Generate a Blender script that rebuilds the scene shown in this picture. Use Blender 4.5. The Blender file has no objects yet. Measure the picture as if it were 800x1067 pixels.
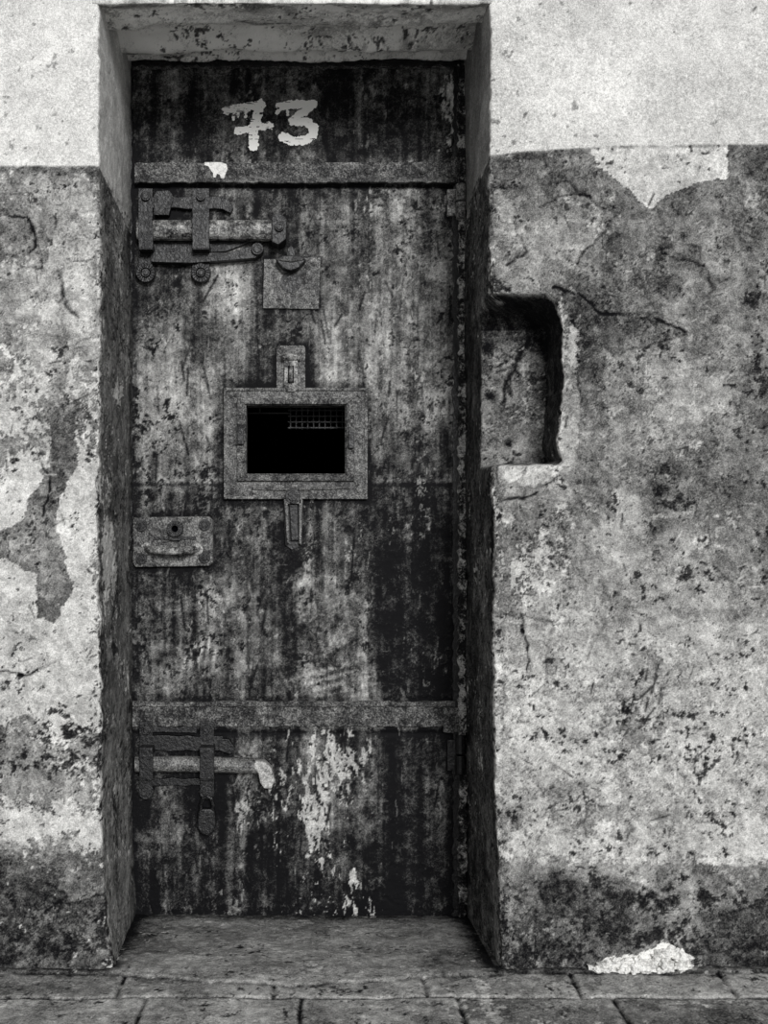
import bpy, bmesh, math
import numpy as np
from mathutils import Vector

# ---------------------------------------------------------------- measures
S = 507.0; D = 2.2; VX = 324.0; VY = 550.0; HC = 460.0/507.0; DD = 0.40
def PW(px, py, dep=0.0):
    k = (D+dep)/D/S
    return ((px-VX)*k, dep, (VY-py)*k+HC)
def fx(px): return (px-VX)/S
def fz(py): return (VY-py)/S+HC

# ---------------------------------------------------------------- numpy noise
def _h2(ix, iy, seed):
    n = (ix*374761393 + iy*668265263 + seed*974634777) & 0xffffffff
    n = ((n ^ (n >> 13))*1274126177) & 0xffffffff
    n = (n ^ (n >> 16)) & 0xffffffff
    return n/4294967295.0
def vn2(x, y, seed=0):
    x0=np.floor(x); y0=np.floor(y); u=x-x0; v=y-y0
    u=u*u*(3-2*u); v=v*v*(3-2*v)
    a=x0.astype(np.int64); b=y0.astype(np.int64)
    return (_h2(a,b,seed)*(1-u)+_h2(a+1,b,seed)*u)*(1-v)+(_h2(a,b+1,seed)*(1-u)+_h2(a+1,b+1,seed)*u)*v
def fb(x,y,f,octv=4,seed=0,su=1.,sv=1.,rough=.58):
    t=0; amp=1; tot=0; c,s=.8,.6
    x=x*su; y=y*sv
    for o in range(octv):
        xr=(x*c-y*s) if (o%2 and su==sv) else x; yr=(x*s+y*c) if (o%2 and su==sv) else y
        t = t + amp*(vn2(xr*f+o*3.7,yr*f+o*9.1,seed+o*17)-.5); tot+=amp*amp; amp*=rough; f*=2.03
    return t/math.sqrt(tot)*1.25      # std about .27
def segd(px,py,a,b):
    ax,ay=a; bx,by=b
    dx=bx-ax; dy=by-ay
    t=np.clip(((px-ax)*dx+(py-ay)*dy)/(dx*dx+dy*dy+1e-9),0,1)
    return np.hypot(px-ax-t*dx, py-ay-t*dy)
def sdpoly(px,py,poly):
    d=np.full(px.shape,1e9); ins=np.zeros(px.shape,bool)
    n=len(poly)
    for i in range(n):
        a=poly[i]; b=poly[(i+1)%n]
        d=np.minimum(d,segd(px,py,a,b))
        c=((a[1]>py)!=(b[1]>py))
        xi=(b[0]-a[0])*(py-a[1])/((b[1]-a[1]) if b[1]!=a[1] else 1e-9)+a[0]
        ins ^= (c & (px<xi))
    return np.where(ins,-d,d)
def sdline(px,py,pts):
    d=np.full(px.shape,1e9)
    for a,b in zip(pts[:-1],pts[1:]): d=np.minimum(d,segd(px,py,a,b))
    return d
def blob(px,py,cx,cy,rx,ry): return np.exp(-((px-cx)/rx)**2-((py-cy)/ry)**2)
def psd(sd,soft=30,lo=-.3,hi=1.2): return np.clip(.5-sd/soft,lo,hi)
def sst(a,b,x):
    t=np.clip((x-a)/(b-a),0,1); return t*t*(3-2*t)
def interp(y,ks): 
    a=np.array(ks,float); return np.interp(y,a[:,0],a[:,1])

# multi-scale ageing: mottling, flaking paint layers, chips, pits -> tone, relief (m)
def weather(u,z,tone,pL,pD,lt,dt=.2,a=(.16,.15),layers=(),cs=(15,85),csv=1.,pit=(.0,.0),seed=0,streak=0.,edge=.14,soft=.05):
    n1=fb(u,z,8,6,seed+1); n2=fb(u,z,60,4,seed+2,rough=.7)
    t=tone+a[0]*n1+a[1]*n2
    h=.0009*n1+.00045*n2
    if streak:
        t=t+streak*fb(u,z,60,4,seed+3,1,.05,.7)+streak*.9*fb(u,z,20,4,seed+4,1,.10,.65)
    for i,(sc,th,dtn,hh) in enumerate(layers):
        nl=fb(u,z,sc,7,seed+30+i*9,rough=.66)
        m=sst(th-.012,th+.012,nl); t=t+dtn*m; h=h+hh*m
        ed=np.exp(-((nl-th+.01)/.014)**2); t=t-edge*ed*(.4+1.0*sst(-.2,.4,n2))
    nc=.55*fb(u,z,cs[0],7,seed+5,1,csv,.66)+.55*fb(u,z,cs[1],4,seed+6,1,csv,.7)
    nd=.50*fb(u,z,cs[0]*1.4,6,seed+7,rough=.66)+.60*fb(u,z,cs[1],4,seed+8,rough=.7)
    mL=sst(-soft,soft,pL-(.5+nc)); mD=sst(-soft*1.4,soft*1.4,pD-(.5+nd))
    eL=np.exp(-((pL-(.5+nc)+.04)/.05)**2)*(mL<.5)
    t=t*(1-mL)+(lt+a[0]*.6*n1+a[1]*.9*n2)*mL
    t=t-edge*.7*eL*(pL>.2)
    t=t*(1-.88*mD)+(dt+.1*n2)*.88*mD
    h=h-.0012*mL-.0010*mD
    if pit[0]>0:
        m=sst(.0,.10,fb(u,z,105,2,seed+9)+.45*fb(u,z,9,3,seed+10)-(.78-pit[0]))
        t=t*(1-.75*m)+.15*m; h=h-.0006*m
    if pit[1]>0:
        m=sst(.0,.12,fb(u,z,120,2,seed+11)+.45*fb(u,z,11,3,seed+12)-(.80-pit[1]))
        t=t*(1-.6*m)+(lt+.05)*.6*m
    return t,h
def scratches(u,v,t,n,box,seed,val,L=(4,22),ang=None,w=.8,amp=.7):
    r=np.random.RandomState(seed)
    for i in range(n):
        x=r.uniform(box[0],box[2]); y=r.uniform(box[1],box[3]); l=r.uniform(*L)
        an=r.uniform(0,math.pi) if ang is None else ang+r.normal(0,.25)
        a=(x,y); b=(x+l*math.cos(an),y+l*math.sin(an))
        m=(np.abs(u-x)<l+4)&(np.abs(v-y)<l+4)
        if not m.any(): continue
        d=segd(u[m],v[m],a,b); k=np.exp(-(d/w)**2)*amp*r.uniform(.4,1)
        t[m]=t[m]*(1-k)+val*k
    return t

# ---------------------------------------------------------------- mesh from grid
def grid_mesh(name,X,Y,Z,attrs,mat,keep=None,smooth=True):
    R,C=X.shape
    idx=np.arange(R*C,dtype=np.int32).reshape(R,C)
    q=np.stack([idx[:-1,:-1],idx[:-1,1:],idx[1:,1:],idx[1:,:-1]],-1).reshape(-1,4)
    if keep is not None: q=q[keep.reshape(-1)]
    me=bpy.data.meshes.new(name); nq=len(q)
    me.vertices.add(R*C); me.vertices.foreach_set('co',np.ascontiguousarray(np.stack([X,Y,Z],-1).reshape(-1),dtype=np.float32))
    me.loops.add(nq*4); me.loops.foreach_set('vertex_index',np.ascontiguousarray(q.reshape(-1),dtype=np.int32))
    me.polygons.add(nq); me.polygons.foreach_set('loop_start',np.arange(0,nq*4,4,dtype=np.int32))
    me.update(calc_edges=True)
    if smooth: me.polygons.foreach_set('use_smooth',np.ones(nq,dtype=bool))
    for k,v in attrs.items():
        a=me.attributes.new(k,'FLOAT','POINT')
        a.data.foreach_set('value',np.ascontiguousarray(v.reshape(-1),dtype=np.float32))
    me.materials.append(mat); me.update()
    ob=bpy.data.objects.new(name,me); bpy.context.collection.objects.link(ob)
    return ob
def normals(X,Y,Z):
    P=np.stack([X,Y,Z],-1)
    a=np.gradient(P,axis=1); b=np.gradient(P,axis=0)
    n=np.cross(a,b); l=np.linalg.norm(n,axis=-1,keepdims=True); l[l<1e-12]=1
    return n/l
def smooth_cols(A,it=1):
    for _ in range(it):
        B=A.copy(); B[:,1:-1]=(A[:,:-2]+2*A[:,1:-1]+A[:,2:])/4; A=B
    return A
def smooth_rows(A,it=1): return smooth_cols(A.T.copy(),it).T.copy()

# ---------------------------------------------------------------- materials
def tools(m):
    m.use_nodes=True; nt=m.node_tree; N=nt.nodes; L=nt.links
    tc=N.new('ShaderNodeTexCoord')
    def mth(op,x,y=None,z=None):
        n=N.new('ShaderNodeMath'); n.operation=op
        for i,v in enumerate((x,y,z)):
            if v is None: continue
            if isinstance(v,(int,float)): n.inputs[i].default_value=v
            else: L.new(v,n.inputs[i])
        return n.outputs[0]
    def noi(sc,det=6,ro=.6,loc=None):
        n=N.new('ShaderNodeTexNoise'); n.inputs['Scale'].default_value=sc; n.inputs['Detail'].default_value=det
        n.inputs['Roughness'].default_value=ro
        if loc is None: L.new(tc.outputs['Object'],n.inputs['Vector'])
        else:
            mp=N.new('ShaderNodeMapping'); mp.inputs['Location'].default_value=loc; L.new(tc.outputs['Object'],mp.inputs[0]); L.new(mp.outputs[0],n.inputs['Vector'])
        return n.outputs['Fac']
    def fin(t,hgt,rough,spec,bump,bdist):
        bs=N['Principled BSDF']
        t=mth('MULTIPLY_ADD',mth('SUBTRACT',t,.50),1.15,.485)
        t=mth('MINIMUM',mth('MAXIMUM',t,.03),.95); v=mth('POWER',t,2.2)
        cc=N.new('ShaderNodeCombineColor')
        L.new(v,cc.inputs[0]); L.new(mth('MULTIPLY',v,.992),cc.inputs[1]); L.new(mth('MULTIPLY_ADD',v,.96,.0008),cc.inputs[2])
        L.new(cc.outputs[0],bs.inputs['Base Color'])
        bs.inputs['Roughness'].default_value=rough; bs.inputs['Specular IOR Level'].default_value=spec
        if hgt is not None:
            b=N.new('ShaderNodeBump'); b.inputs['Strength'].default_value=bump; b.inputs['Distance'].default_value=bdist
            L.new(hgt,b.inputs['Height']); L.new(b.outputs[0],bs.inputs['Normal'])
    return N,L,mth,noi,fin
def mk_attr(name,g=(.35,.35),rough=.88,spec=.25,bump=.6,bdist=.0015):
    m=bpy.data.materials.new(name); N,L,mth,noi,fin=tools(m)
    at=N.new('ShaderNodeAttribute'); at.attribute_name='tone'
    na=noi(150,2,.7); nb=noi(380,1,.6,(3,3,3))
    t=mth('MULTIPLY_ADD',mth('SUBTRACT',na,.5),g[0],at.outputs['Fac'])
    t=mth('MULTIPLY_ADD',mth('SUBTRACT',nb,.5),g[1],t)
    fin(t,na,rough,spec,bump,bdist); return m
def mk(name,tone=.4,pL=-1,pD=-1,Lt=.7,Dt=.15,a=(.3,.5,.5),s=(20,120,350),rough=.6,spec=.35,bump=.8,bdist=.003,cs=(30,140)):
    m=bpy.data.materials.new(name); N,L,mth,noi,fin=tools(m)
    n1=noi(s[0],3,.65); n2=noi(s[1],2,.68,(1,2,3)); n3=noi(s[2],0,.5,(2,2,2))
    t=mth('MULTIPLY_ADD',mth('SUBTRACT',n1,.5),a[0],tone); t=mth('MULTIPLY_ADD',mth('SUBTRACT',n2,.5),a[1],t)
    hgt=mth('ADD',mth('MULTIPLY',n1,.5),mth('MULTIPLY',n2,.7))
    if pL>-1 or pD>-1:
        nc=mth('MULTIPLY_ADD',mth('SUBTRACT',noi(cs[0],6,.75,(7,7,7)),.5),2.4,.5)
        def step(x,w):
            n=N.new('ShaderNodeMapRange'); n.inputs[1].default_value=-w; n.inputs[2].default_value=w; L.new(x,n.inputs[0]); return n.outputs[0]
        def mix(f,x,y): return mth('ADD',mth('MULTIPLY',x,mth('SUBTRACT',1.0,f)),mth('MULTIPLY',y,f))
        mL=step(mth('SUBTRACT',pL,nc),.12); mD=step(mth('SUBTRACT',nc,1-pD),.14)
        t=mix(mth('MULTIPLY',mL,.85),t,Lt); t=mix(mth('MULTIPLY',mD,.8),t,Dt)
        hgt=mth('MULTIPLY_ADD',mL,-.25,hgt); hgt=mth('MULTIPLY_ADD',mD,-.25,hgt)
    t=mth('MULTIPLY_ADD',mth('SUBTRACT',n3,.5),a[2],t)
    fin(t,hgt,rough,spec,bump,bdist); return m

M_wall=mk_attr('painted_plaster',(.34,.42),.9,.2,.8,.002)
M_door=mk_attr('rusty_door_steel',(.36,.44),.75,.2,.7,.0013)
M_floor=mk_attr('stone_pavement',(.34,.42),.9,.2,.9,.002)
M_iron=mk('rusty_iron',tone=.40,pL=.28,pD=.26,Lt=.54,Dt=.14,spec=.45,rough=.5)
M_irond=mk('dark_iron',tone=.14,pL=.18,pD=.28,Lt=.27,Dt=.05,a=(.2,.3,.35),spec=.5,rough=.45)
M_bolt=mk('chipped_paint_bolt',tone=.44,pL=.42,pD=.32,Lt=.68,Dt=.10,spec=.4,rough=.5)
M_strap=mk('strap_steel',tone=.33,pL=.28,pD=.30,Lt=.52,Dt=.12,a=(.4,.55,.5),s=(14,90,350),cs=(30,130),spec=.3)
M_frame=mk('flaking_frame_steel',tone=.34,pL=.46,pD=.42,Lt=.74,Dt=.05,s=(14,90,350),rough=.7,spec=.3,bump=1,bdist=.004,cs=(30,120))
M_plate=mk('plate_steel',tone=.38,pL=.24,pD=.27,Lt=.54,Dt=.14,a=(.4,.55,.5),s=(14,100,350),rough=.55,bump=.8,cs=(36,140))
M_white=mk('white_brush_paint',tone=.95,a=(.1,.2,.25),rough=.8,bump=.4,bdist=.001)
M_plaster=mk('broken_plaster',tone=.82,a=(.4,.5,.3),rough=.9,bump=.9,bdist=.004)
M_pale=mk('pale_worn_metal',tone=.66,pL=.2,pD=.25,Lt=.78,Dt=.2,a=(.3,.4,.4),rough=.5,bump=.6,bdist=.002)
M_black=mk('unlit_cell_black',tone=.07,a=(.03,.03,.03),rough=.95,spec=.1,bump=.3)  # near-black colour stands in for the darkness of the unlit cell
M_hole=mk('black_recess',tone=.06,a=(.02,.02,.02),rough=.95,spec=.05,bump=.1)

# ---------------------------------------------------------------- WALL
J=0.44
zrows_px=np.concatenate([np.arange(1030,-12,-1.3),np.arange(-20,-420,-20.0)])
zr=np.sort(fz(zrows_px)); pyr=(HC-zr)*S+VY

def wall_attrs(px,py,dep,side,niche=None):
    x=fx(px); z=fz(py)
    u=x+(dep if side=='L' else -dep)
    big=fb(u,z,2.2,4,3); med=fb(u,z,9,4,8); fine=fb(u,z,28,3,5); drip=fb(u,z,22,4,6,1,.12)
    wx=px+6*fb(u,z,14,4,70)+3*fb(u,z,60,2,73); wy=py+6*fb(u,z,14,4,71)+3*fb(u,z,60,2,74)
    pL=np.full(px.shape,-.4); pD=np.full(px.shape,.06); lt=np.full(px.shape,.73); crk=np.full(px.shape,99.)
    onj=sst(.006,.02,dep); seam=0
    def patch(tone,poly,dv):
        sd=sdpoly(wx,wy,poly)
        return tone+dv*psd(sd,3,0,1)-.13*np.exp(-((sd-1)/1.4)**2)*(.3+1.2*sst(-.3,.3,fine))
    if side=='L':
        line=173+fine*1.2; up=1-sst(-1.2,1.2,py-line)
        tone=interp(py,[(173,.48),(200,.53),(300,.58),(400,.60),(470,.58),(760,.58),(830,.54),(878,.57),(893,.47),(950,.45),(1000,.38)])
        tone=tone+.07*big+.06*drip
        for pl_,dv in (([(-20,205),(30,203),(60,232),(44,276),(-20,270)],-.05),([(60,280),(95,270),(100,350),(70,360)],.05),([(-20,320),(40,330),(30,380),(-20,390)],-.05),
                       ([(-20,910),(40,915),(70,935),(40,955),(-20,950)],-.06),([(60,945),(104,935),(104,975),(70,980)],-.06)):
            tone=patch(tone,pl_,dv)
        P1=[(-60,490),(0,500),(12,480),(30,470),(40,500),(60,470),(95,440),(104,440),(110,760),(60,768),(20,760),(-60,770)]
        pL=np.maximum(pL,psd(sdpoly(wx,wy,P1),40,-.4,.97))
        P4=[(-20,398),(20,392),(46,400),(38,440),(20,455),(-20,462)]
        pL=np.maximum(pL,psd(sdpoly(wx,wy,P4),40,-.4,.8))
        P2=[(52,424),(88,416),(82,450),(86,480),(62,515),(55,545),(70,575),(76,612),(58,650),(34,645),(36,600),(8,585),(-30,590),(-30,560),(26,545),(30,515),(52,480)]
        q2=psd(sdpoly(wx,wy,P2),6,-.4,1.3)
        pL=np.maximum(pL,.80*np.exp(-((py-855)/28)**2)+.1*med)
        pL=np.maximum(pL,.40*blob(px,py,80,800,40,40)); pL=np.maximum(pL,(.20+.18*med)*sst(240,330,py)*(py<500))
        pL=np.minimum(pL,1-q2); tone=tone-.10*np.clip(q2,0,1)
        pL=np.where(py>888,np.minimum(pL,.16+.16*med),pL)
        pD=pD+.22*np.exp(-((py-790)/26)**2)+.32*np.exp(-((py-985)/20)**2)+.08*np.exp(-((py-945)/30)**2)+.12*med
        pD=pD+.16*blob(px,py,20,240,18,26)+.22*np.exp(-((py-765)/7)**2)+.18*blob(px,py,55,705,40,24)+.2*blob(px,py,75,590,14,14)
        for pts in ([(8,225),(30,228),(40,245),(34,262)],[(38,470),(50,500),(46,540)],[(0,700),(25,705),(60,690)],[(60,300),(78,330)]):
            crk=np.minimum(crk,sdline(wx,wy,pts))
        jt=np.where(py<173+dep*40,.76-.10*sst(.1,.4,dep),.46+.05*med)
        jt=jt+interp(py,[(170,0),(700,.0),(850,.05),(1000,.08)])+.06*drip-.14*sst(.33,.4,dep)  # jamb tone drops towards the door: recess shade painted in
        def jb(ax,ay,rz,rd):
            s_=(ax-VX)/((fx(104))*S); dp=D/s_-D; z_=(VY-ay)/S/s_+HC
            return np.exp(-((z-z_)/rz)**2-((dep-dp)/rd)**2)*(onj>.5)
        upt=.79+.03*big
        ex=.8*jb(124,408,.03,.06)+1.0*jb(114,585,.07,.07)+.3*jb(112,470,.1,.04); exd=.9*jb(119,675,.018,.03)
        arr=np.exp(-((px-104)/7)**2)*(dep<.02)
    else:
        line=interp(px,[(500,163),(560,157),(640,152),(800,150),(1200,150)])+fine*.6; up=1-sst(-1.2,1.2,py-line)
        tone=interp(py,[(150,.43),(230,.48),(300,.52),(350,.55),(450,.57),(550,.59),(650,.62),(760,.64),(885,.65),(905,.47),(920,.44),(1010,.35)])
        bl=901+fine*3+med*2
        tone=tone+.08*big+.05*med+.07*drip-.06*sst(700,800,px)*(py<650)
        tone=tone-.10*blob(px,py,700,500,45,50)-.06*blob(px,py,680,330,60,30)-.07*blob(px,py,645,735,30,40)+.05*blob(px,py,570,250,50,40)
        for pl_,dv in (([(516,196),(590,190),(640,222),(606,262),(588,300),(600,345),(606,420),(600,488),(560,505),(516,500)],.055),
                       ([(575,300),(625,322),(655,330),(700,337),(716,350),(690,352),(640,367),(606,345)],-.08),
                       ([(686,262),(730,258),(742,300),(715,322),(690,305)],-.07),([(612,846),(640,840),(662,862),(648,884),(614,874)],-.10),
                       ([(730,500),(800,490),(820,600),(780,640),(745,590)],-.04),([(523,640),(575,650),(565,760),(523,770)],.04),
                       ([(760,395),(820,380),(820,440),(775,445)],-.06),([(560,915),(640,918),(700,940),(640,965),(570,950)],-.07),([(720,950),(820,945),(820,985),(740,990)],-.07),([(520,925),(555,935),(560,990),(520,1000)],.05)):
            tone=patch(tone,pl_,dv)
        pL=np.maximum(pL,(.20+.15*med)*sst(330,480,py)-.1)
        pL=np.maximum(pL,psd(np.abs(sdpoly(px,py,[(500,306),(586,306),(586,484),(500,484)])),14,-.4,.42)+.2*med)
        pL=np.maximum(pL,.72*blob(px,py,597,370,7,34))
        pL=np.maximum(pL,(.44+.16*med)*sst(540,800,py))
        pL=np.maximum(pL,.46*blob(px,py,560,600,50,90))
        pL=np.where(py>bl,.08+.15*med,pL)
        lt=np.clip(tone+.15,.5,.70)
        TR=[(614,140),(762,137),(757,186),(735,188),(712,197),(692,205),(676,219),(664,204),(650,193),(636,180),(624,172),(616,158)]
        tri=psd(sdpoly(px+.35*(wx-px),py+.35*(wy-py),TR),5,-.4,1.4); pL=np.maximum(pL,tri); lt=np.where(tri>.2,.72,lt)
        seam=np.exp(-((py-line-1)/1.3)**2)*(tri>.5)*.22*(.6+1.2*fine)  # thin dark line paints the shadow edge along the patch top
        WC=[(612,1025),(628,1000),(655,992),(675,990),(690,984),(708,990),(720,1004),(720,1025)]
        w=psd(sdpoly(wx,wy,WC),10,-.4,1.4); pL=np.maximum(pL,w); lt=np.where(w>.1,.86,lt)
        for cx,cy,rx,ry,am in ((690,488,14,16,.40),(705,520,24,18,.38),(650,735,14,20,.44),(665,710,10,16,.42),(645,785,18,9,.40),(735,745,40,6,.42),(620,925,60,12,.22),(700,938,90,10,.30),(780,940,30,12,.28),(660,553,12,10,.3),(790,380,10,70,.3),(700,600,60,14,.16),(610,358,14,8,.35),(540,985,14,22,.35),(600,960,50,12,.25),(530,860,12,50,.22),(700,470,60,70,.13),(600,750,60,60,.06),(640,230,80,60,.04),(665,975,60,8,.35),(750,770,40,10,.25),(800,300,40,200,.12)):
            pD=pD+am*blob(px,py,cx,cy,rx,ry)
        pD=pD+.12*med+.2*np.exp(-((py-1005)/14)**2)+.14*sst(905,940,py)+.03*sst(500,800,py)*(py<900)
        pD=np.where((tri>.2)|(w>.2),-.2,pD)
        for pts in ([(574,300),(600,305),(625,322),(655,330),(672,326),(700,337),(716,348)],[(560,215),(600,200),(640,212)],
                    [(690,265),(735,275)],[(545,640),(548,700)],[(533,215),(548,260),(532,275)],[(518,520),(560,512)]):
            crk=np.minimum(crk,sdline(wx,wy,pts))
        jt=np.where(py<165+dep*30,.56-.1*sst(.05,.4,dep),.33+.05*med)  # upper white paint toned down here: jamb shade put into the colour
        jt=jt+interp(py,[(170,0),(700,.0),(900,.04),(1000,.08)])+.06*drip-.10*sst(.33,.4,dep)  # darker band next to the door frame is painted recess shade
        upt=.76+.05*big+.03*med; ex=0; exd=.06
        arr=np.exp(-((px-514)/7)**2)*(dep<.02)
    crk=np.where(onj>.5,99,crk)
    tone=tone-.07*np.exp(-((py-line-5)/5)**2)*(py>line)
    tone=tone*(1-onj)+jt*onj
    pL=np.where(onj>.5,.10+.15*med+ex,pL)+.36*arr*(.5+1.5*med)*(py>175); pD=np.where(onj>.5,.15+.14*big+exd,pD)+.16*arr
    if niche is not None:
        tone=np.where(niche,.47+.07*med+.07*big-.14*np.exp(-((py-340)/14)**2)-.1*np.exp(-((px-582)/10)**2),tone); pL=np.where(niche,.2+.2*med,pL); pD=np.where(niche,.22+.16*med,pD); lt=np.where(niche,.56,lt)  # niche tone dips near its top and right side, painting in shade
        tw=np.minimum.reduce([sdline(wx,wy,[(566,344),(556,356),(550,370),(543,388),(538,409)]),sdline(wx,wy,[(553,364),(542,374),(531,379)])+.8,
           sdline(wx,wy,[(549,376),(547,392),(549,404)])+1])
        tone=np.where(niche,tone-.30*np.exp(-(tw/2.2)**2)+.06*np.exp(-((tw-5)/2)**2),tone)
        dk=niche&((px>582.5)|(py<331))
        tone=np.where(dk,.24+.06*med,tone); pL=np.where(dk,.0,pL)  # underside and right face darkened: niche shade painted into the tone
        for hx,hy,r in ((522,403,5),(543,457,5),(520,350,6)):
            tone=np.where(niche,tone-.4*blob(px,py,hx,hy,r,r),tone)
    t,h=weather(u,z,tone,pL,pD,lt,.18,a=(.14,.17),layers=((4.5,.12,-.055,-.0012),(9,.20,.05,.0010),(14,.34,-.07,-.0009)),pit=(.18,.04),seed=100,edge=.18)
    t=t-.35*np.exp(-(crk/1.3)**2)*(.4+.6*sst(-.3,.2,med)); h=h-.0015*np.exp(-(crk/1.6)**2)
    u1=fb(u,z,10,5,301); u2=fb(u,z,50,4,302,rough=.7)
    um=sst(.55,.62,fb(u,z,70,3,303)+.3*fb(u,z,7,3,304))
    ut=upt+.07*u1+.07*u2-.22*um
    ut=np.where(onj>.5,jt+.09*u1+.09*u2,ut)
    if niche is not None: up=np.where(niche,0,up)
    t=t*(1-up)+ut*up-seam; h=h*(1-up)+(.0006*u1+.0004*u2-.0006*um)*up
    if side=='R':
        t=scratches(px,py,t,70,(520,200,800,1000),5,.14); t=scratches(px,py,t,50,(520,200,800,900),6,.82,L=(3,14)); t=scratches(px,py,t,16,(680,780,760,830),8,.86,L=(3,12),ang=1.5)
        t=scratches(px,py,t,14,(590,620,660,660),9,.88,L=(1,5)); t=scratches(px,py,t,10,(645,690,700,740),10,.12,L=(8,20),ang=1.9,w=1.2,amp=.9)
    else:
        t=scratches(px,py,t,24,(0,200,100,1000),15,.14); t=scratches(px,py,t,18,(0,200,100,900),16,.82,L=(3,14))
    return t,h,u

def displace(X,Y,Z,u,h,amp=1.0):
    n=normals(X,Y,Z)
    d=amp*(.0035*fb(u,Z,4,3,11)+.0024*fb(u,Z,18,4,21))+h
    return X+n[...,0]*d, Y+n[...,1]*d, Z+n[...,2]*d

parts=[]
fpx=np.concatenate([np.arange(-420,-30,25.),np.arange(-30,-2,4.),np.arange(-2,103.,1.4),[104.]])
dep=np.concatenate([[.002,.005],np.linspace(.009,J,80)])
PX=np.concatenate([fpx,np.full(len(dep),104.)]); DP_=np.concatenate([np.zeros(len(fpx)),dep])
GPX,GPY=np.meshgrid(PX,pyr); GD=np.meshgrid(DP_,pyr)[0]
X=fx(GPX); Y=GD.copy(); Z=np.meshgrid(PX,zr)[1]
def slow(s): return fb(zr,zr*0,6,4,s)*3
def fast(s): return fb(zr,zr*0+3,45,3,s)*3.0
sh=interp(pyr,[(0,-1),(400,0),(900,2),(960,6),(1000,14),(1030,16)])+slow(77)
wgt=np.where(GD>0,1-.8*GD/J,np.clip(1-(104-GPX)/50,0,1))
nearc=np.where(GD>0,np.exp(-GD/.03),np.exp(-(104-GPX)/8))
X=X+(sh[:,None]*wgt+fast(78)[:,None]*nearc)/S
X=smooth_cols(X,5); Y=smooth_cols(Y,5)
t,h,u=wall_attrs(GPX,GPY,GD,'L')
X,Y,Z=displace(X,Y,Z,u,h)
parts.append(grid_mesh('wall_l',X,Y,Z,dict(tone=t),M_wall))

nd_=.145; n1_=46; n2_=52; cxp=512.; nxp=584.
depj=np.linspace(J,nd_,60)[:-1]
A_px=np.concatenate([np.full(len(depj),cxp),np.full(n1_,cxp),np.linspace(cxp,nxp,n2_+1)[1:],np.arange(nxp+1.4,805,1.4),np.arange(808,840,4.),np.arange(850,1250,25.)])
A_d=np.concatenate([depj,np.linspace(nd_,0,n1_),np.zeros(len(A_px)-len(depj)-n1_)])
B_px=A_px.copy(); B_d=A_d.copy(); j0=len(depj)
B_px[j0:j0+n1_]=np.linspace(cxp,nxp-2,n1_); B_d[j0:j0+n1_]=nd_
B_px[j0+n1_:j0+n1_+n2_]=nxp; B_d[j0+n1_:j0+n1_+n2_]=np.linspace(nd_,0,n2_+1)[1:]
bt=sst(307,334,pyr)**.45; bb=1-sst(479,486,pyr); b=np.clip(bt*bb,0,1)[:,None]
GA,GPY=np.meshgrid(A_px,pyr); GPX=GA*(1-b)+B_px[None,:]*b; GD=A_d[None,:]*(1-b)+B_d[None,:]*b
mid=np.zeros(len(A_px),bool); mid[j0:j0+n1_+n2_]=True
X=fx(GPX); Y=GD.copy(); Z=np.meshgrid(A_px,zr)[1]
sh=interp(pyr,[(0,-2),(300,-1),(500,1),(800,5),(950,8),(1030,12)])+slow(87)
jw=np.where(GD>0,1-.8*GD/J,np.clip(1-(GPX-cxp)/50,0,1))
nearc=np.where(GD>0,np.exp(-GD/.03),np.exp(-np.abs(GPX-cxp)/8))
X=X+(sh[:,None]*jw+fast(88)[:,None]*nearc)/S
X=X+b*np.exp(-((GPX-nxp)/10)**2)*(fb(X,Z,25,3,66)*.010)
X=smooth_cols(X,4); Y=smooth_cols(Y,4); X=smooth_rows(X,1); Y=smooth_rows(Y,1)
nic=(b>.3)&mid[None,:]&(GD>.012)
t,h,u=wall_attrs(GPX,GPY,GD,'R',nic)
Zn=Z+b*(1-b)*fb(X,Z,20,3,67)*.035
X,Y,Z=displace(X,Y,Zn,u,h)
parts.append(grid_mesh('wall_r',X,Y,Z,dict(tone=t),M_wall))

# lintel and wall above
cx_=np.arange(96,522,1.5)
zl=fz(5); zd=PW(0,62,DD)[2]
NS=120
sd_=np.linspace(J,0,NS); up_r=np.concatenate([[.004],np.arange(.01,.8,.02)])
ry=np.concatenate([sd_,np.zeros(len(up_r))]); rz=np.concatenate([zl+(zd-zl)*(sd_/DD)**.8,zl+up_r])
X=np.meshgrid(fx(cx_),ry)[0]; Y=np.meshgrid(cx_,ry)[1]; Z=np.meshgrid(cx_,rz)[1]
wv=fb(X,Y,7,4,91,1,2.2); wl=fb(X,Y*0,5,3,92)
ridge=-.022*np.exp(-((Y-.27+.05*wl)/.03)**2)+.014*np.exp(-((Y-.19+.05*wl)/.03)**2)-.014*np.exp(-((Y-.10+.04*wv)/.03)**2)-.018*np.exp(-((Y-.36+.03*wl)/.02)**2)
Z=Z+(wv*.014+ridge)*(Y>.02)*(1-sst(.385,.40,Y))
Z=smooth_rows(Z,2); Y=smooth_rows(Y,2)
u=X; vv=Z*.3+Y
med=fb(u,vv,10,4,9)
tone=np.where(Y>.004,.88+.10*med+.14*wv,.80+.04*med)
tone=tone+.10*np.exp(-((Y-.27+.05*wl)/.05)**2)-.35*np.exp(-((Y-.315+.05*wl)/.008)**2)-.25*np.exp(-((Y-.02)/.01)**2)-.3*np.exp(-((Y-.15+.05*wl)/.006)**2)
t,h=weather(u,vv,tone,np.where(Y>.004,.3+.3*med,-.4),np.where(Y>.004,.17+.2*med,0),np.full(X.shape,.95),.3,a=(.16,.16),layers=((7,.15,-.12,-.0015),),pit=(.1,0),seed=400)
X,Y,Z=displace(X,Y-.0015,Z,u,h,1.4)
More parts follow.
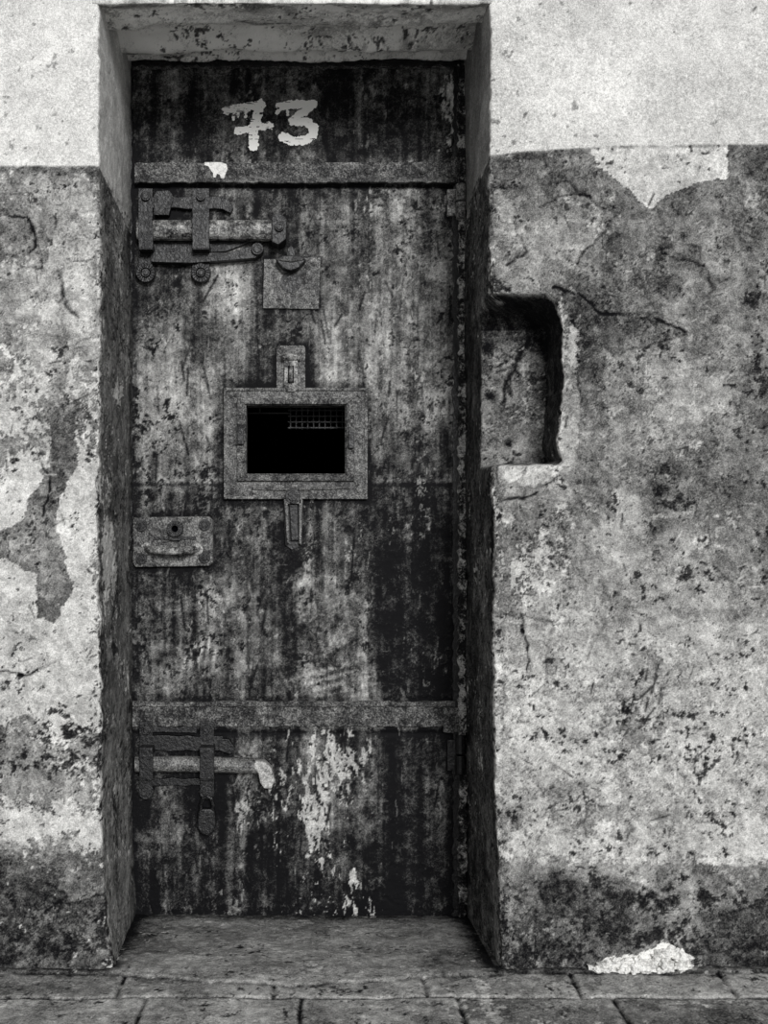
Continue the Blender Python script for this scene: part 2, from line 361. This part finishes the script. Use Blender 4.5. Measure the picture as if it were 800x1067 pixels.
parts.append(grid_mesh('wall_t',X,Y,Z,dict(tone=t),M_wall))
bpy.ops.object.select_all(action='DESELECT')
for p in parts: p.select_set(True)
bpy.context.view_layer.objects.active=parts[0]
bpy.ops.object.join()
parts[0].name='wall_back'

# ---------------------------------------------------------------- FLOOR
gx=np.concatenate([np.arange(-1.7,-.75,.05),np.arange(-.75,1.05,.003),np.arange(1.05,2.2,.05)])
gy=np.concatenate([np.arange(-3.2,-.34,.06),np.arange(-.34,.45,.003)])
X,Y=np.meshgrid(gx,gy)
Z=-.037*np.clip(Y/DD,0,1.1)
med=fb(X,Y,9,4,41); big=fb(X,Y,2.5,3,42); fine=fb(X,Y,40,3,44)
wob=fb(X,Y,5,4,43)*.007
edge=-.020+2.5*wob-.05*sst(.5,.0,np.abs(X+.05))*(1+.4*med)
joint=np.full(X.shape,30.); front=(Y<edge)
joint=np.where(front,np.minimum(joint,np.abs(Y+.130+wob)*S*1.1),joint)
for r_ in (-.52,-.90,-1.28): joint=np.minimum(joint,np.abs(Y-r_+wob)*S)
row=np.digitize(-Y,[.130,.52,.90,1.28])
for kk_ in range(5):
    off={0:.075,1:.018,2:.1,3:.16,4:.03}[kk_]; w=.30
    c=(np.mod(X+wob+off+.30,w)); dj=np.minimum(c,w-c)*S
    joint=np.where((row==kk_)&front,np.minimum(joint,dj),joint)
Z=Z-.005*np.exp(-(joint/2.4)**2)*(front|(Y<-.2))+.0035*sst(0,.012,Y-edge)
Z=Z+.0040*fb(X,Y,6,3,45)+.0020*fb(X,Y,30,4,46)
cell=np.sin(np.floor((X+.375+wob)/.30)*12.9898+row*78.233)*.05
inside=(X>fx(108))&(X<fx(516))
tone=np.where(front,.55+.06*med+cell,.59+.08*big+.07*med)
tone=np.where(inside&(Y>0),.58+.08*med+.09*big,tone)
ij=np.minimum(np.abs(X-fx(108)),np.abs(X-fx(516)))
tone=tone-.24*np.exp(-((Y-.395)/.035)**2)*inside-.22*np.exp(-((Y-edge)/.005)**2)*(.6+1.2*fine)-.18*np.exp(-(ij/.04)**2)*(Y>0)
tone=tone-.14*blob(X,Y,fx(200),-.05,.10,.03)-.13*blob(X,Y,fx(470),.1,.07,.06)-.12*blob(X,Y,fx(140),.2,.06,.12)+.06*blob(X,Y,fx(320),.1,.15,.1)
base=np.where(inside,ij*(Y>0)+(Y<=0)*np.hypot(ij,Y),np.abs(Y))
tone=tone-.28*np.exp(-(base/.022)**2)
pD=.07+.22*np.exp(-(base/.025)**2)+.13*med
pL=.10+.14*med+.45*np.exp(-((X-.34)/.014)**2)*front
t,h=weather(X,Y,tone,pL,pD,np.full(X.shape,.68),.2,a=(.14,.16),layers=((6,.16,-.06,-.0008),(12,.26,.05,.0006)),pit=(.10,0),seed=500)
t=t-.38*np.exp(-(joint/1.7)**2)*(.75+1.0*fine)+.08*np.exp(-((joint-5.5)/3)**2)*(.5+fine)
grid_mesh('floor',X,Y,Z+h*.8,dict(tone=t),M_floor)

# ---------------------------------------------------------------- DOOR
def empty(name,loc=(0,0,0)):
    e=bpy.data.objects.new(name,None); e.empty_display_size=.1; e.location=loc
    bpy.context.collection.objects.link(e); return e
door=empty('door_1')
dpx=np.arange(131,486,1.25); dpy=np.arange(966,62,-1.25)
GX,GY=np.meshgrid(dpx,dpy)
k=(D+DD)/D/S
X=(GX-VX)*k; Z=(VY-GY)*k+HC; Y=np.full(X.shape,DD)
def dbig(X,Z): return fb(X,Z,3,4,51)
def dmed(X,Z): return fb(X,Z,11,4,52)
big=dbig(X,Z); med=dmed(X,Z); fine=fb(X,Z,40,3,53); stk=fb(X,Z,42,4,54,1,.09)
tone=interp(GY,[(68,.27),(160,.27),(168,.30),(190,.30),(196,.35),(300,.42),(400,.42),(500,.40),(506,.34),(600,.32),(728,.30),(760,.25),(850,.21),(955,.17)])
up_=(GY>192)&(GY<505); lowm=(GY>505)&(GY<730); low=GY>760
tone=tone+.07*big+.07*med+.08*stk
tone=tone+.02*sst(270,310,GX)*up_
tone=tone-.15*blob(GX,GY,195,235,75,42)-.15*blob(GX,GY,160,325,9,50)-.10*blob(GX,GY,210,330,12,50)-.12*blob(GX,GY,300,345,22,26)-.06*blob(GX,GY,300,260,30,12)  # first blob paints the shadow around the upper bolt
tone=tone+.09*blob(GX,GY,180,400,45,60)+.08*blob(GX,GY,350,350,50,50)+.15*blob(GX,GY,228,300,24,40)+.10*blob(GX,GY,350,220,30,20)+.08*blob(GX,GY,185,455,35,30)
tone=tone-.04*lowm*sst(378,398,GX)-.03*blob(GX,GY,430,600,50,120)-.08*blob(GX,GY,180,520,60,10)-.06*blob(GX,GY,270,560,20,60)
tone=tone-.05*low*sst(380,410,GX)+.14*blob(GX,GY,350,840,36,90)+.14*blob(GX,GY,250,860,10,70)-.10*blob(GX,GY,190,785,62,34)+.12*blob(GX,GY,185,866,34,26)  # dark blob behind the lower bolt paints the shadow around it
tone=tone-.16*sst(456,474,GX)*(GY>190)-.14*(1-sst(137,152,GX))  # both door edges darkened: recess shade painted into the tone
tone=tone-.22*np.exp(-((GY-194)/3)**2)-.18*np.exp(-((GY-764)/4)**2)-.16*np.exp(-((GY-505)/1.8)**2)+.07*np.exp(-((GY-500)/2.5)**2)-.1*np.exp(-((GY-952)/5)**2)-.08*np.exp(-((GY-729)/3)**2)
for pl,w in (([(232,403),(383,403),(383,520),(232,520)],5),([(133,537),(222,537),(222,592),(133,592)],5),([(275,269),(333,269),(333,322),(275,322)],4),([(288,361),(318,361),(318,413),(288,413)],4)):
    tone=tone-.20*np.exp(-(np.abs(sdpoly(GX,GY,pl))/w)**2)  # dark outline paints the shadow around each mounted plate
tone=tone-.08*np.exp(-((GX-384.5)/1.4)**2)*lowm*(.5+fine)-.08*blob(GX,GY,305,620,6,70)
sm_n=.65+.9*fine+.6*fb(X,Z,80,3,58,1,.4)
arc=np.abs(np.hypot((GX-335),(GY-640))-38)
hash_=.5+.5*np.cos((GX+GY*.2)*2*np.pi/7.5); hash2=.5+.5*np.cos((GY+GX*.25)*2*np.pi/9)
smear=.34*blob(GX,GY,236,622,22,24)+.22*np.exp(-(arc/4)**2)*(GY<640)*(GX<350)+.18*blob(GX,GY,345,625,24,12)+.38*blob(GX,GY,210,684,22,18)*hash_+.38*blob(GX,GY,345,705,34,14)*hash2
smear=smear+.20*blob(GX,GY,350,665,14,18)+.24*blob(GX,GY,378,690,5,50)+.10*blob(GX,GY,330,650,40,60)+.2*blob(GX,GY,160,672,18,8)
tone=tone+np.minimum(smear*np.clip(sm_n,.1,1.3),.30)
pL=.03+.16*med+.20*stk+.5*np.minimum(smear,.3); pD=.12+.18*big+.22*stk+.1*med
pL=pL+.20*blob(GX,GY,180,395,38,90)+.16*blob(GX,GY,400,330,60,150)
pL=pL+.56*blob(GX,GY,350,795,32,40)+.56*blob(GX,GY,335,880,22,60)+.38*blob(GX,GY,252,850,8,60)
pL=pL+.38*blob(GX,GY,225,178,14,10)
pL=pL+.50*sst(455,472,GX)*(GY<190)*(GY>75)+.20*np.exp(-((GY-950)/8)**2)+.30*np.exp(-((GX-420)/3)**2)*(GY>640)*(GY<740)
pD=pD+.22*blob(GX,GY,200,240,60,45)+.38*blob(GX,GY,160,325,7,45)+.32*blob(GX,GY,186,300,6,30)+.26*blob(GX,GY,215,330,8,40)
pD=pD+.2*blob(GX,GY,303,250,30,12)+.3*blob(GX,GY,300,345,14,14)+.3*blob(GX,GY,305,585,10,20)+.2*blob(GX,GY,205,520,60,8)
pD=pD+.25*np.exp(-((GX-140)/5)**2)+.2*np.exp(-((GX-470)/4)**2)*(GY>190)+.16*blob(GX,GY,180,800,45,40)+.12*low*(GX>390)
lt=np.minimum(tone+.20,.58); lt=np.where(low&(GX>280)&(GX<400),.66,lt); lt=np.where((GY<190)&(GX>455),.7,lt)
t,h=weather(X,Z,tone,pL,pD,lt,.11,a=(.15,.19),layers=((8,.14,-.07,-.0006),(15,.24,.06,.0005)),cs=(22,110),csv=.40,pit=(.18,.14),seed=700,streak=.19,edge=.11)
t=scratches(GX,GY,t,150,(140,200,470,940),31,.62,L=(3,20),ang=1.57,w=.7); t=scratches(GX,GY,t,60,(140,80,470,940),32,.58,L=(3,16),w=.7,amp=.5); t=scratches(GX,GY,t,130,(140,200,470,940),33,.05,L=(4,40),ang=1.57,w=1.1)
t=scratches(GX,GY,t,1,(370,833,371,834),34,.7,L=(34,35),ang=.05)
dwx=GX+5*fb(X,Z,40,3,81); dwy=GY+5*fb(X,Z,40,3,82)
for pl_,vv_ in (([(203,828),(236,828),(234,842),(226,848),(224,866),(214,874),(203,864),(208,850)],.05),([(142,832),(160,834),(156,850),(148,868),(142,860)],.07),([(296,572),(314,572),(309,592),(304,600),(300,590)],.12)):
    m_=psd(sdpoly(dwx,dwy,pl_),3,0,1)*.9; t=t*(1-m_)+vv_*m_
Y=Y+.0025*big+.0014*med
Y=Y+.004*np.exp(-((GY-194)/2.2)**2)+.003*np.exp(-((GY-764)/2.5)**2)-.0014*sst(504,507,GY)*(1-sst(725,728,GY))-h*.9
cxm=(GX[:-1,:-1]+GX[1:,1:])/2; cym=(GY[:-1,:-1]+GY[1:,1:])/2
keep=~((cxm>253)&(cxm<363)&(cym>419)&(cym<497))
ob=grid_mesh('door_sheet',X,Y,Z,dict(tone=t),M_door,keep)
ob.parent=door

class B:
    def __init__(s): s.bm=bmesh.new()
    def pt(s,px,py,d,ref=None):
        r=d if ref is None else ref
        kk=(D+DD-r)/D/S
        return Vector(((px-VX)*kk, DD-d, (VY-py)*kk+HC))
    def poly(s,pts,d0,d1):
        f=[s.bm.verts.new(s.pt(x,y,d1)) for x,y in pts]
        bk=[s.bm.verts.new(Vector((v.co.x,DD-d0,v.co.z))) for v in f]
        n=len(f)
        s.bm.faces.new(f); s.bm.faces.new(bk[::-1])
        for i in range(n):
            j=(i+1)%n; s.bm.faces.new((f[j],f[i],bk[i],bk[j]))
    def box(s,x0,y0,x1,y1,d0,d1): s.poly([(x0,y0),(x0,y1),(x1,y1),(x1,y0)],d0,d1)
    def disc(s,cx,cy,r,d0,d1,n=20,dome=0):
        s.poly([(cx+r*math.cos(-2*math.pi*i/n),cy+r*math.sin(-2*math.pi*i/n)) for i in range(n)],d0,d1)
        if dome: 
            s.poly([(cx+.65*r*math.cos(-2*math.pi*i/n),cy+.65*r*math.sin(-2*math.pi*i/n)) for i in range(n)],d1-.0005,d1+dome)
    def ring(s,cx,cy,r0,r1,d0,d1,n=24):
        for i in range(n):
            a=-2*math.pi*i/n; b_=-2*math.pi*(i+1)/n
            s.poly([(cx+r1*math.cos(a),cy+r1*math.sin(a)),(cx+r1*math.cos(b_),cy+r1*math.sin(b_)),(cx+r0*math.cos(b_),cy+r0*math.sin(b_)),(cx+r0*math.cos(a),cy+r0*math.sin(a))],d0,d1)
    def frame(s,x0,y0,x1,y1,a0,b0,a1,b1,d0,d1):
        s.poly([(x0,y0),(a0,b0),(a1,b0),(x1,y0)],d0,d1); s.poly([(x0,y1),(x1,y1),(a1,b1),(a0,b1)],d0,d1)
        s.poly([(x0,y0),(x0,y1),(a0,b1),(a0,b0)],d0,d1); s.poly([(x1,y0),(a1,b0),(a1,b1),(x1,y1)],d0,d1)
    def tube(s,pts,r,n=12,flat=1.0,r_end=None):
        P=[s.pt(*p) for p in pts]; rings=[]
        for i,p in enumerate(P):
            t=(P[min(i+1,len(P)-1)]-P[max(i-1,0)]).normalized()
            ref=Vector((0,1,0)) if abs(t.y)<.9 else Vector((1,0,0))
            u=t.cross(ref).normalized(); w=t.cross(u).normalized()
            rr=r if r_end is None else r+(r_end-r)*i/(len(P)-1)
            rings.append([s.bm.verts.new(p+u*math.cos(2*math.pi*j/n)*rr+w*math.sin(2*math.pi*j/n)*rr*flat) for j in range(n)])
        for a,b_ in zip(rings[:-1],rings[1:]):
            for j in range(n): s.bm.faces.new((a[j],a[(j+1)%n],b_[(j+1)%n],b_[j]))
        s.bm.faces.new(rings[0][::-1]); s.bm.faces.new(rings[-1])
    def done(s,name,mat,parent=None,bev=.0012):
        bmesh.ops.recalc_face_normals(s.bm,faces=s.bm.faces)
        me=bpy.data.meshes.new(name); s.bm.to_mesh(me); s.bm.free(); me.materials.append(mat)
        o=bpy.data.objects.new(name,me); bpy.context.collection.objects.link(o)
        if bev:
            m=o.modifiers.new('b','BEVEL'); m.width=bev; m.segments=2; m.limit_method='ANGLE'; m.angle_limit=.6
        if parent: o.parent=parent
        return o
rng=np.random.RandomState(4)
def rag(x0,y0,x1,y1,n,j,vert=False):
    if not vert:
        xs=np.linspace(x0,x1,n)
        top=[(x,y0+rng.uniform(-j,j)) for x in xs]; bot=[(x,y1+rng.uniform(-j,j)) for x in xs]
        return [top[0]]+bot+top[::-1][:-1]
    ys=np.linspace(y0,y1,n)
    l=[(x0+rng.uniform(-j,j),y) for y in ys]; r=[(x1+rng.uniform(-j,j),y) for y in ys]
    return l+r[::-1]

# straps (angle irons)
b_=B(); b_.poly(rag(140,169,474,189,60,1.0),-.003,.010); b_.poly(rag(470,163,487,191,6,1.0),-.003,.016); b_.poly(rag(140,185,474,190,60,.9),.009,.020)
for x in (176,384,440): b_.disc(x,177,4,.009,.014,12,.001)
b_.done('strap_upper',M_strap,door)
b_=B(); b_.poly(rag(138,735,474,757,60,1.0),-.003,.010); b_.poly(rag(462,737,487,763,6,1.0),-.003,.016); b_.poly(rag(138,731,474,736,60,.9),.008,.018)
for x in (250,300,420,430): b_.disc(x,748,3.5,.009,.014,12,.001)
b_.done('strap_lower',M_strap,door)
b_=B(); b_.poly([(213,169),(213,172),(217,173),(220,178),(222,180),(222,186),(224,187),(226,181),(229,182),(231,189),(233,187),(235,181),(237,176),(236,171),(230,169)],.0095,.0112); b_.done('paint_chip',M_plaster,door,0)
b_=B(); b_.poly(rag(138,66,474,71,60,1.4),-.002,.006); b_.done('transom_rim',M_strap,door)

# frame
fr=empty('door_frame')
b_=B(); b_.poly(rag(478,66,486,962,260,1.9,True),-.02,.018); b_.done('jamb_right',M_frame,fr,.0008)
b_=B(); b_.poly(rag(472,68,480,962,200,1.5,True),-.01,.006); b_.done('shadow_gap_right',M_irond,fr,.0008)  # near-black strip added to draw the shadow gap beside the door
b_=B(); b_.poly(rag(127,66,137,962,160,1.3,True),-.02,.008); b_.done('jamb_left',M_irond,fr,.0008)  # frame strip, its dark colour also draws the shadow line beside the door
b_=B(); b_.poly(rag(128,58,486,68,90,1.9),-.02,.010); b_.done('head',M_irond,fr,.0008)
b_=B(); b_.poly(rag(128,957,486,968,90,1.9),-.02,.004); b_.done('threshold',M_strap,fr,.0008)
for i,(y0,y1) in enumerate(((192,228),(766,806))):
    b_=B(); b_.tube([(480,y0,.022),(480,y0+4,.022),(480,(y0+y1)/2-1,.022)],.012); b_.tube([(480,(y0+y1)/2+1,.022),(480,y1,.022)],.012)
    b_.box(466,y0+5,481,y1-3,0,.010); b_.disc(470,y0+11,2.5,.009,.012,10)
    b_.done('door_hinge',M_irond if i else M_bolt)

# ---- upper sliding bolt
sb=empty('sliding_bolt')
b_=B()
b_.poly([(143,230),(143,250),(280,251),(289,247),(289,232),(280,229)],.016,.022)
b_.tube([(143,240,.026),(200,240,.026),(285,240,.026)],.024,18,.9)
b_.done('bar',M_bolt,sb,.002)
b_=B()
b_.poly(rag(157,205,233,217,9,1.0),0,.014); b_.poly([(157,262),(157,273),(200,274),(240,271),(266,269),(272,263),(270,254),(262,256),(240,263),(200,263)],0,.026)
b_.poly([(160,204),(163,199),(176,198),(181,205),(176,224),(160,224)],.0,.018)
b_.disc(268,259,6.5,.01,.034,14,.003)
b_.poly([(155,250),(155,266),(235,262),(262,252)],0,.008)
b_.poly([(230,206),(232,218),(240,222),(243,216),(238,208)],0,.016)
b_.done('guide_bars',M_irond,sb)
b_=B()
for x0,x1 in ((144,159),(200,218)):
    b_.box(x0,196,x1,226,0,.0145); b_.box(x0,254,x1,282,0,.0145)
    b_.poly(rag(x0,221,x1,259,6,.5,True),.048,.056)
    b_.box(x0,220,x1,227,.010,.055); b_.box(x0,253,x1,260,.010,.055)
    cx=(x0+x1)/2
    b_.disc(cx,284,10.5,0,.012,20); b_.ring(cx,284,5,10,.010,.024,18); b_.disc(cx,284,4.5,.010,.030,12,.003)
    b_.disc(cx,204,5,.014,.022,12,.002)
b_.done('brackets',M_irond,sb)
b_=B(); b_.poly([(283,225),(283,252),(290,255),(298,249),(299,228),(293,223),(286,222)],.006,.054); b_.disc(291,236,5,.053,.061,14,.003)
b_.done('end_lug',M_irond,sb,.003)

# ---- lower sliding bolt
sb2=empty('sliding_bolt')
b_=B(); b_.tube([(141,796,.024),(200,796,.024),(270,798,.024)],.019,16,.9); b_.done('bar',M_iron,sb2,.001)
b_=B(); b_.poly(rag(158,767,232,782,9,1.0),0,.015); b_.poly(rag(158,757,205,763,6,1.0),0,.010); b_.poly(rag(158,811,212,819,6,1),0,.011)
b_.poly([(228,770),(228,782),(240,786),(245,780),(238,770)],0,.018)
b_.done('guide_bars',M_irond,sb2)
b_=B()
for x0,x1 in ((145,159),(208,223)):
    b_.box(x0,752,x1,784,0,.0145); b_.box(x0,806,x1,830,0,.0145)
    b_.poly(rag(x0,780,x1,812,5,.5,True),.044,.052); b_.box(x0,779,x1,786,.010,.051); b_.box(x0,806,x1,813,.010,.051)
    cx=(x0+x1)/2
    b_.disc(cx,825,8,0,.019,16,.003); b_.disc(cx,761,5,.014,.022,12,.002)
b_.done('brackets',M_irond,sb2)
b_=B(); b_.poly([(265,793),(264,800),(269,806),(271,816),(275,822),(283,822),(286,813),(283,801),(276,794)],.012,.044); b_.done('hooked_handle',M_pale,sb2,.004)
# rusted lock hanging from the lower bracket
pk=empty('padlock')
b_=B(); b_.poly([(206,846),(205,862),(209,869),(216,872),(222,868),(225,860),(224,846),(219,843),(210,843)],.004,.024); b_.done('body',M_irond,pk,.004)
b_=B(); b_.tube([(210,848,.014),(209,838,.018),(212,832,.022),(216,830,.023),(220,832,.022),(222,838,.018),(221,848,.014)],.0045,8); b_.done('shackle',M_irond,pk,0)

# ---- peephole
ph=empty('peephole')
b_=B(); b_.poly([(275,270),(274,321),(332,322),(334,268)],-.002,.008)
for x,y in ((281,276),(326,274),(281,315),(327,315)): b_.disc(x,y,3,.006,.011,10,.001)
b_.done('plate',M_plate,ph)
b_=B(); b_.disc(303,294,11,.0075,.0095,24); b_.done('disc',M_irond,ph,.0005)
b_=B()
for i in range(7):
    a=i*math.pi/3+.3; rr=0 if i==6 else 6; b_.disc(303+rr*math.cos(a),294+rr*math.sin(a),1.1,.008,.0101,8)
b_.done('dimples',M_plate,ph,0)
b_=B(); b_.poly([(287,270),(294,279),(303,282),(311,279),(319,270),(312,266),(294,266)],.006,.036); b_.poly([(299,259),(298,270),(308,270),(307,259),(303,255)],.003,.022); b_.done('hooded_cover',M_irond,ph,.002)
b_=B(); b_.tube([(289,270,.037),(303,272,.039),(317,270,.037)],.002,8); b_.done('cover_lip',M_plate,ph,0)

# ---- small hasp above hatch
la=empty('hatch_catch')
b_=B(); b_.poly([(288,362),(288,411),(290,413),(316,413),(318,411),(318,362),(316,360),(290,360)],-.002,.008)
for x,y in ((292,366),(314,366),(292,408),(314,408)): b_.disc(x,y,2,.007,.010,10,.0008)
b_.done('plate',M_plate,la)
b_=B(); b_.poly([(296,371),(296,404),(299,408),(307,408),(310,404),(310,371)],.007,.018); b_.tube([(293,372,.018),(303,372,.018),(313,372,.018)],.0085,12); b_.done('hasp_strap',M_bolt,la,.0015)
b_=B(); b_.box(300,381,306,399,.017,.0186); b_.done('slot',M_hole,la,0)
b_=B(); b_.tube([(303,383,.016),(303,385,.030),(303,391,.034),(303,396,.030),(303,398,.016)],.005,8); b_.done('staple',M_iron,la,0)

# ---- food hatch
ha=empty('food_hatch')
b_=B(); b_.frame(233,404,383,520,252,419,364,497,-.004,.012); b_.done('outer_frame',M_plate,ha)
b_=B(); b_.frame(247,415,369,501,255,421,361,495,.006,.022); b_.frame(255,421,361,495,256.5,422.5,359.5,493.5,-.04,.014); b_.done('inner_rim',M_strap,ha)
b_=B(); b_.frame(233,404,383,520,236,407,380,517,.007,.016); b_.done('edge_bead',M_plate,ha)
b_=B(); b_.box(247,446,254,463,.008,.032); b_.box(363,448,369,467,.008,.032); b_.disc(250,450,2,.024,.034,10); b_.done('side_stops',M_irond,ha)
b_=B()
for x,y in ((241,411),(375,411),(241,512),(375,511),(240,460),(376,460)): b_.disc(x,y,2.8,.007,.017,10,.001)
b_.tube([(262,509,.013),(300,510,.015),(365,508,.013)],.004,8)
b_.done('rivets',M_plate,ha,0)
hl=empty('hatch_latch')
b_=B(); b_.poly([(295,520),(297,568),(304,573),(313,570),(316,520)],0,.008); b_.disc(305,517,8,.008,.028,18,.003); b_.done('back',M_irond,hl)
b_=B(); b_.poly([(296,520),(299,566),(301.5,566),(299.5,520)],.005,.026); b_.poly([(311.5,520),(311.5,566),(314,568),(315,520)],.005,.026); b_.poly([(298,519),(298,525),(314,525),(314,519)],.005,.026); b_.done('rails',M_iron,hl)
b_=B(); b_.poly([(301.5,526),(303.5,563),(311,563),(310,526)],.005,.020); b_.done('tongue',M_irond,hl)

# ---- lock plate with handle
lk=empty('door_lock')
b_=B(); b_.poly([(140,539),(138,543),(138,586),(141,591),(217,590),(222,586),(222,542),(218,538)],-.002,.016); b_.done('plate',M_plate,lk,.003)
b_=B()
for x,y in ((147,548),(213,547),(147,582),(213,581)): b_.ring(x,y,3,6,.014,.022,16); b_.disc(x,y,3,.014,.025,12,.001)
b_.ring(182,551,3.4,8.5,.014,.034,20); b_.box(176,557,188,563,.014,.025); b_.box(160,559,204,562,.014,.021)
b_.done('rivets',M_irond,lk,.0006)
b_=B(); b_.disc(182,551,3.4,.0165,.020,14); b_.done('keyhole',M_hole,lk,0)
b_=B(); pts=[]
for i in range(17):
    t_=i/16; pts.append((153+52*t_,572+2*math.sin(math.pi*t_),.016+.038*math.sin(math.pi*t_)**.45))
b_.tube(pts,.009,12); b_.disc(153,572,6.5,.014,.022,16); b_.disc(205,572,6.5,.014,.022,16); b_.done('pull_handle',M_bolt,lk,0)

# ---- number 73 brushed on the transom (thin paint film)
step=.55
nx=np.arange(226,338,step); ny=np.arange(166,98,-step)
GX,GY=np.meshgrid(nx,ny)
def brush(pts,w):
    d=np.full(GX.shape,1e9)
    for a,b2 in zip(pts[:-1],pts[1:]): d=np.minimum(d,segd(GX,GY,a,b2))
    return d-w
f=np.minimum.reduce([
 brush([(236,116),(250,113),(272,110)],4.2), brush([(271,109),(267,124),(264,140),(264,153)],4.8), brush([(247,137),(262,134),(281,132)],3.4),
 brush([(243,116),(243,125)],1.4),brush([(248,116),(248,123)],1.1),brush([(256,114),(256,123)],1.1),
 brush([(291,112),(306,110),(326,109)],4.2), brush([(325,110),(316,118),(305,126)],4.4), brush([(305,127),(317,127),(326,133),(326,142),(316,147),(304,148),(294,143)],4.6),
 brush([(299,113),(299,120)],1.3),brush([(292,113),(288,118)],1.8)])
nz=fb(GX,GY,.35,3,61)*1.8
void=(fb(GX,GY,1.0,3,64,.08,.7)>.44)&(f>-3.2)
keepv=((f+nz)<0.2)&~void
X=(GX-VX)*k; Z=(VY-GY)*k+HC
Yn=DD+.0025*dbig(X,Z)+.0014*dmed(X,Z)-.0028
num=grid_mesh('painted_number_73',X,Yn,Z,{},M_white,keepv[:-1,:-1],False)
bm=bmesh.new(); bm.from_mesh(num.data); bmesh.ops.delete(bm,geom=[v for v in bm.verts if not v.link_faces],context='VERTS'); bm.to_mesh(num.data); bm.free()

# ---- crumbled white plaster at base
bm=bmesh.new()
def hprof(p): return np.interp(p,[612,630,655,680,692,708,720],[3,10,13,16,28,24,6])
for i in range(90):
    p=rng.uniform(618,716); hmax=hprof(p)/S; r=rng.uniform(.004,.012)
    zc=rng.uniform(0,1)*max(hmax-r,.002); dep_=-.003-rng.uniform(0,.02)*(1-zc/max(hmax,.001))
    q=bmesh.ops.create_icosphere(bm,subdivisions=2,radius=r)
    sc=rng.uniform(.7,1.3,3); o3=Vector((fx(p),dep_,zc+.002)); ph_=rng.uniform(0,6,3)
    for v in q['verts']:
        c=v.co.copy(); j=1+.25*math.sin(c.x*500+ph_[0])+.2*math.sin(c.z*600+ph_[1])+.15*math.sin(c.y*900+ph_[2])
        v.co=Vector((c.x*sc[0]*1.3*j,c.y*sc[1]*.8*j,c.z*sc[2]*j))+o3
me=bpy.data.meshes.new('plaster_rubble'); bm.to_mesh(me); bm.free(); me.materials.append(M_plaster)
o=bpy.data.objects.new('plaster_rubble',me); bpy.context.collection.objects.link(o)

# ---- dark cell behind the hatch
bm=bmesh.new()
x0,x1,y0,y1,z0,z1=-.47,.41,.445,1.9,-.08,2.08
v=[bm.verts.new(c) for c in ((x0,y0,z0),(x1,y0,z0),(x1,y1,z0),(x0,y1,z0),(x0,y0,z1),(x1,y0,z1),(x1,y1,z1),(x0,y1,z1))]
for f_ in ((0,1,2,3),(4,7,6,5),(0,3,7,4),(1,5,6,2),(3,2,6,7)): bm.faces.new([v[i] for i in f_])
me=bpy.data.meshes.new('wall_cell'); bm.to_mesh(me); bm.free(); me.materials.append(M_black)
o=bpy.data.objects.new('wall_cell_interior',me); bpy.context.collection.objects.link(o)
b_=B()
for y in (427,433,439,445): b_.box(300,y,366,y+1.2,-.105,-.100)
for x in (302,308,314,320,326,332,338,344,350,356): b_.box(x,418,x+1.2,447,-.108,-.104)
b_.box(250,430,302,431.2,-.105,-.10); b_.box(270,418,271.2,431,-.105,-.1)
b_.done('window_grille',M_irond,None,0)

# ---------------------------------------------------------------- light / camera
w=bpy.data.worlds.new('World'); bpy.context.scene.world=w; w.use_nodes=True
bg=w.node_tree.nodes['Background']; bg.inputs[0].default_value=(1,1,1,1); bg.inputs[1].default_value=.46
sun=bpy.data.lights.new('sun_soft','SUN'); sun.energy=2.55; sun.angle=math.radians(18)
so=bpy.data.objects.new('sun_soft',sun); bpy.context.collection.objects.link(so)
so.rotation_euler=Vector((-.20,1.0,-.34)).to_track_quat('-Z','Y').to_euler()
so.location=(1,-3,3)
cam=bpy.data.cameras.new('camera'); co=bpy.data.objects.new('camera',cam); bpy.context.collection.objects.link(co)
co.location=(0,-D,HC); co.rotation_euler=(math.pi/2,0,0)
cam.sensor_fit='HORIZONTAL'; cam.sensor_width=36; cam.lens=36*S*D/800
cam.shift_x=(400-VX)/800; cam.shift_y=(VY-533.5)/800
cam.clip_start=.05
bpy.context.scene.camera=co
vs=bpy.context.scene.view_settings
vs.view_transform='Standard'; vs.look='None'; vs.exposure=0
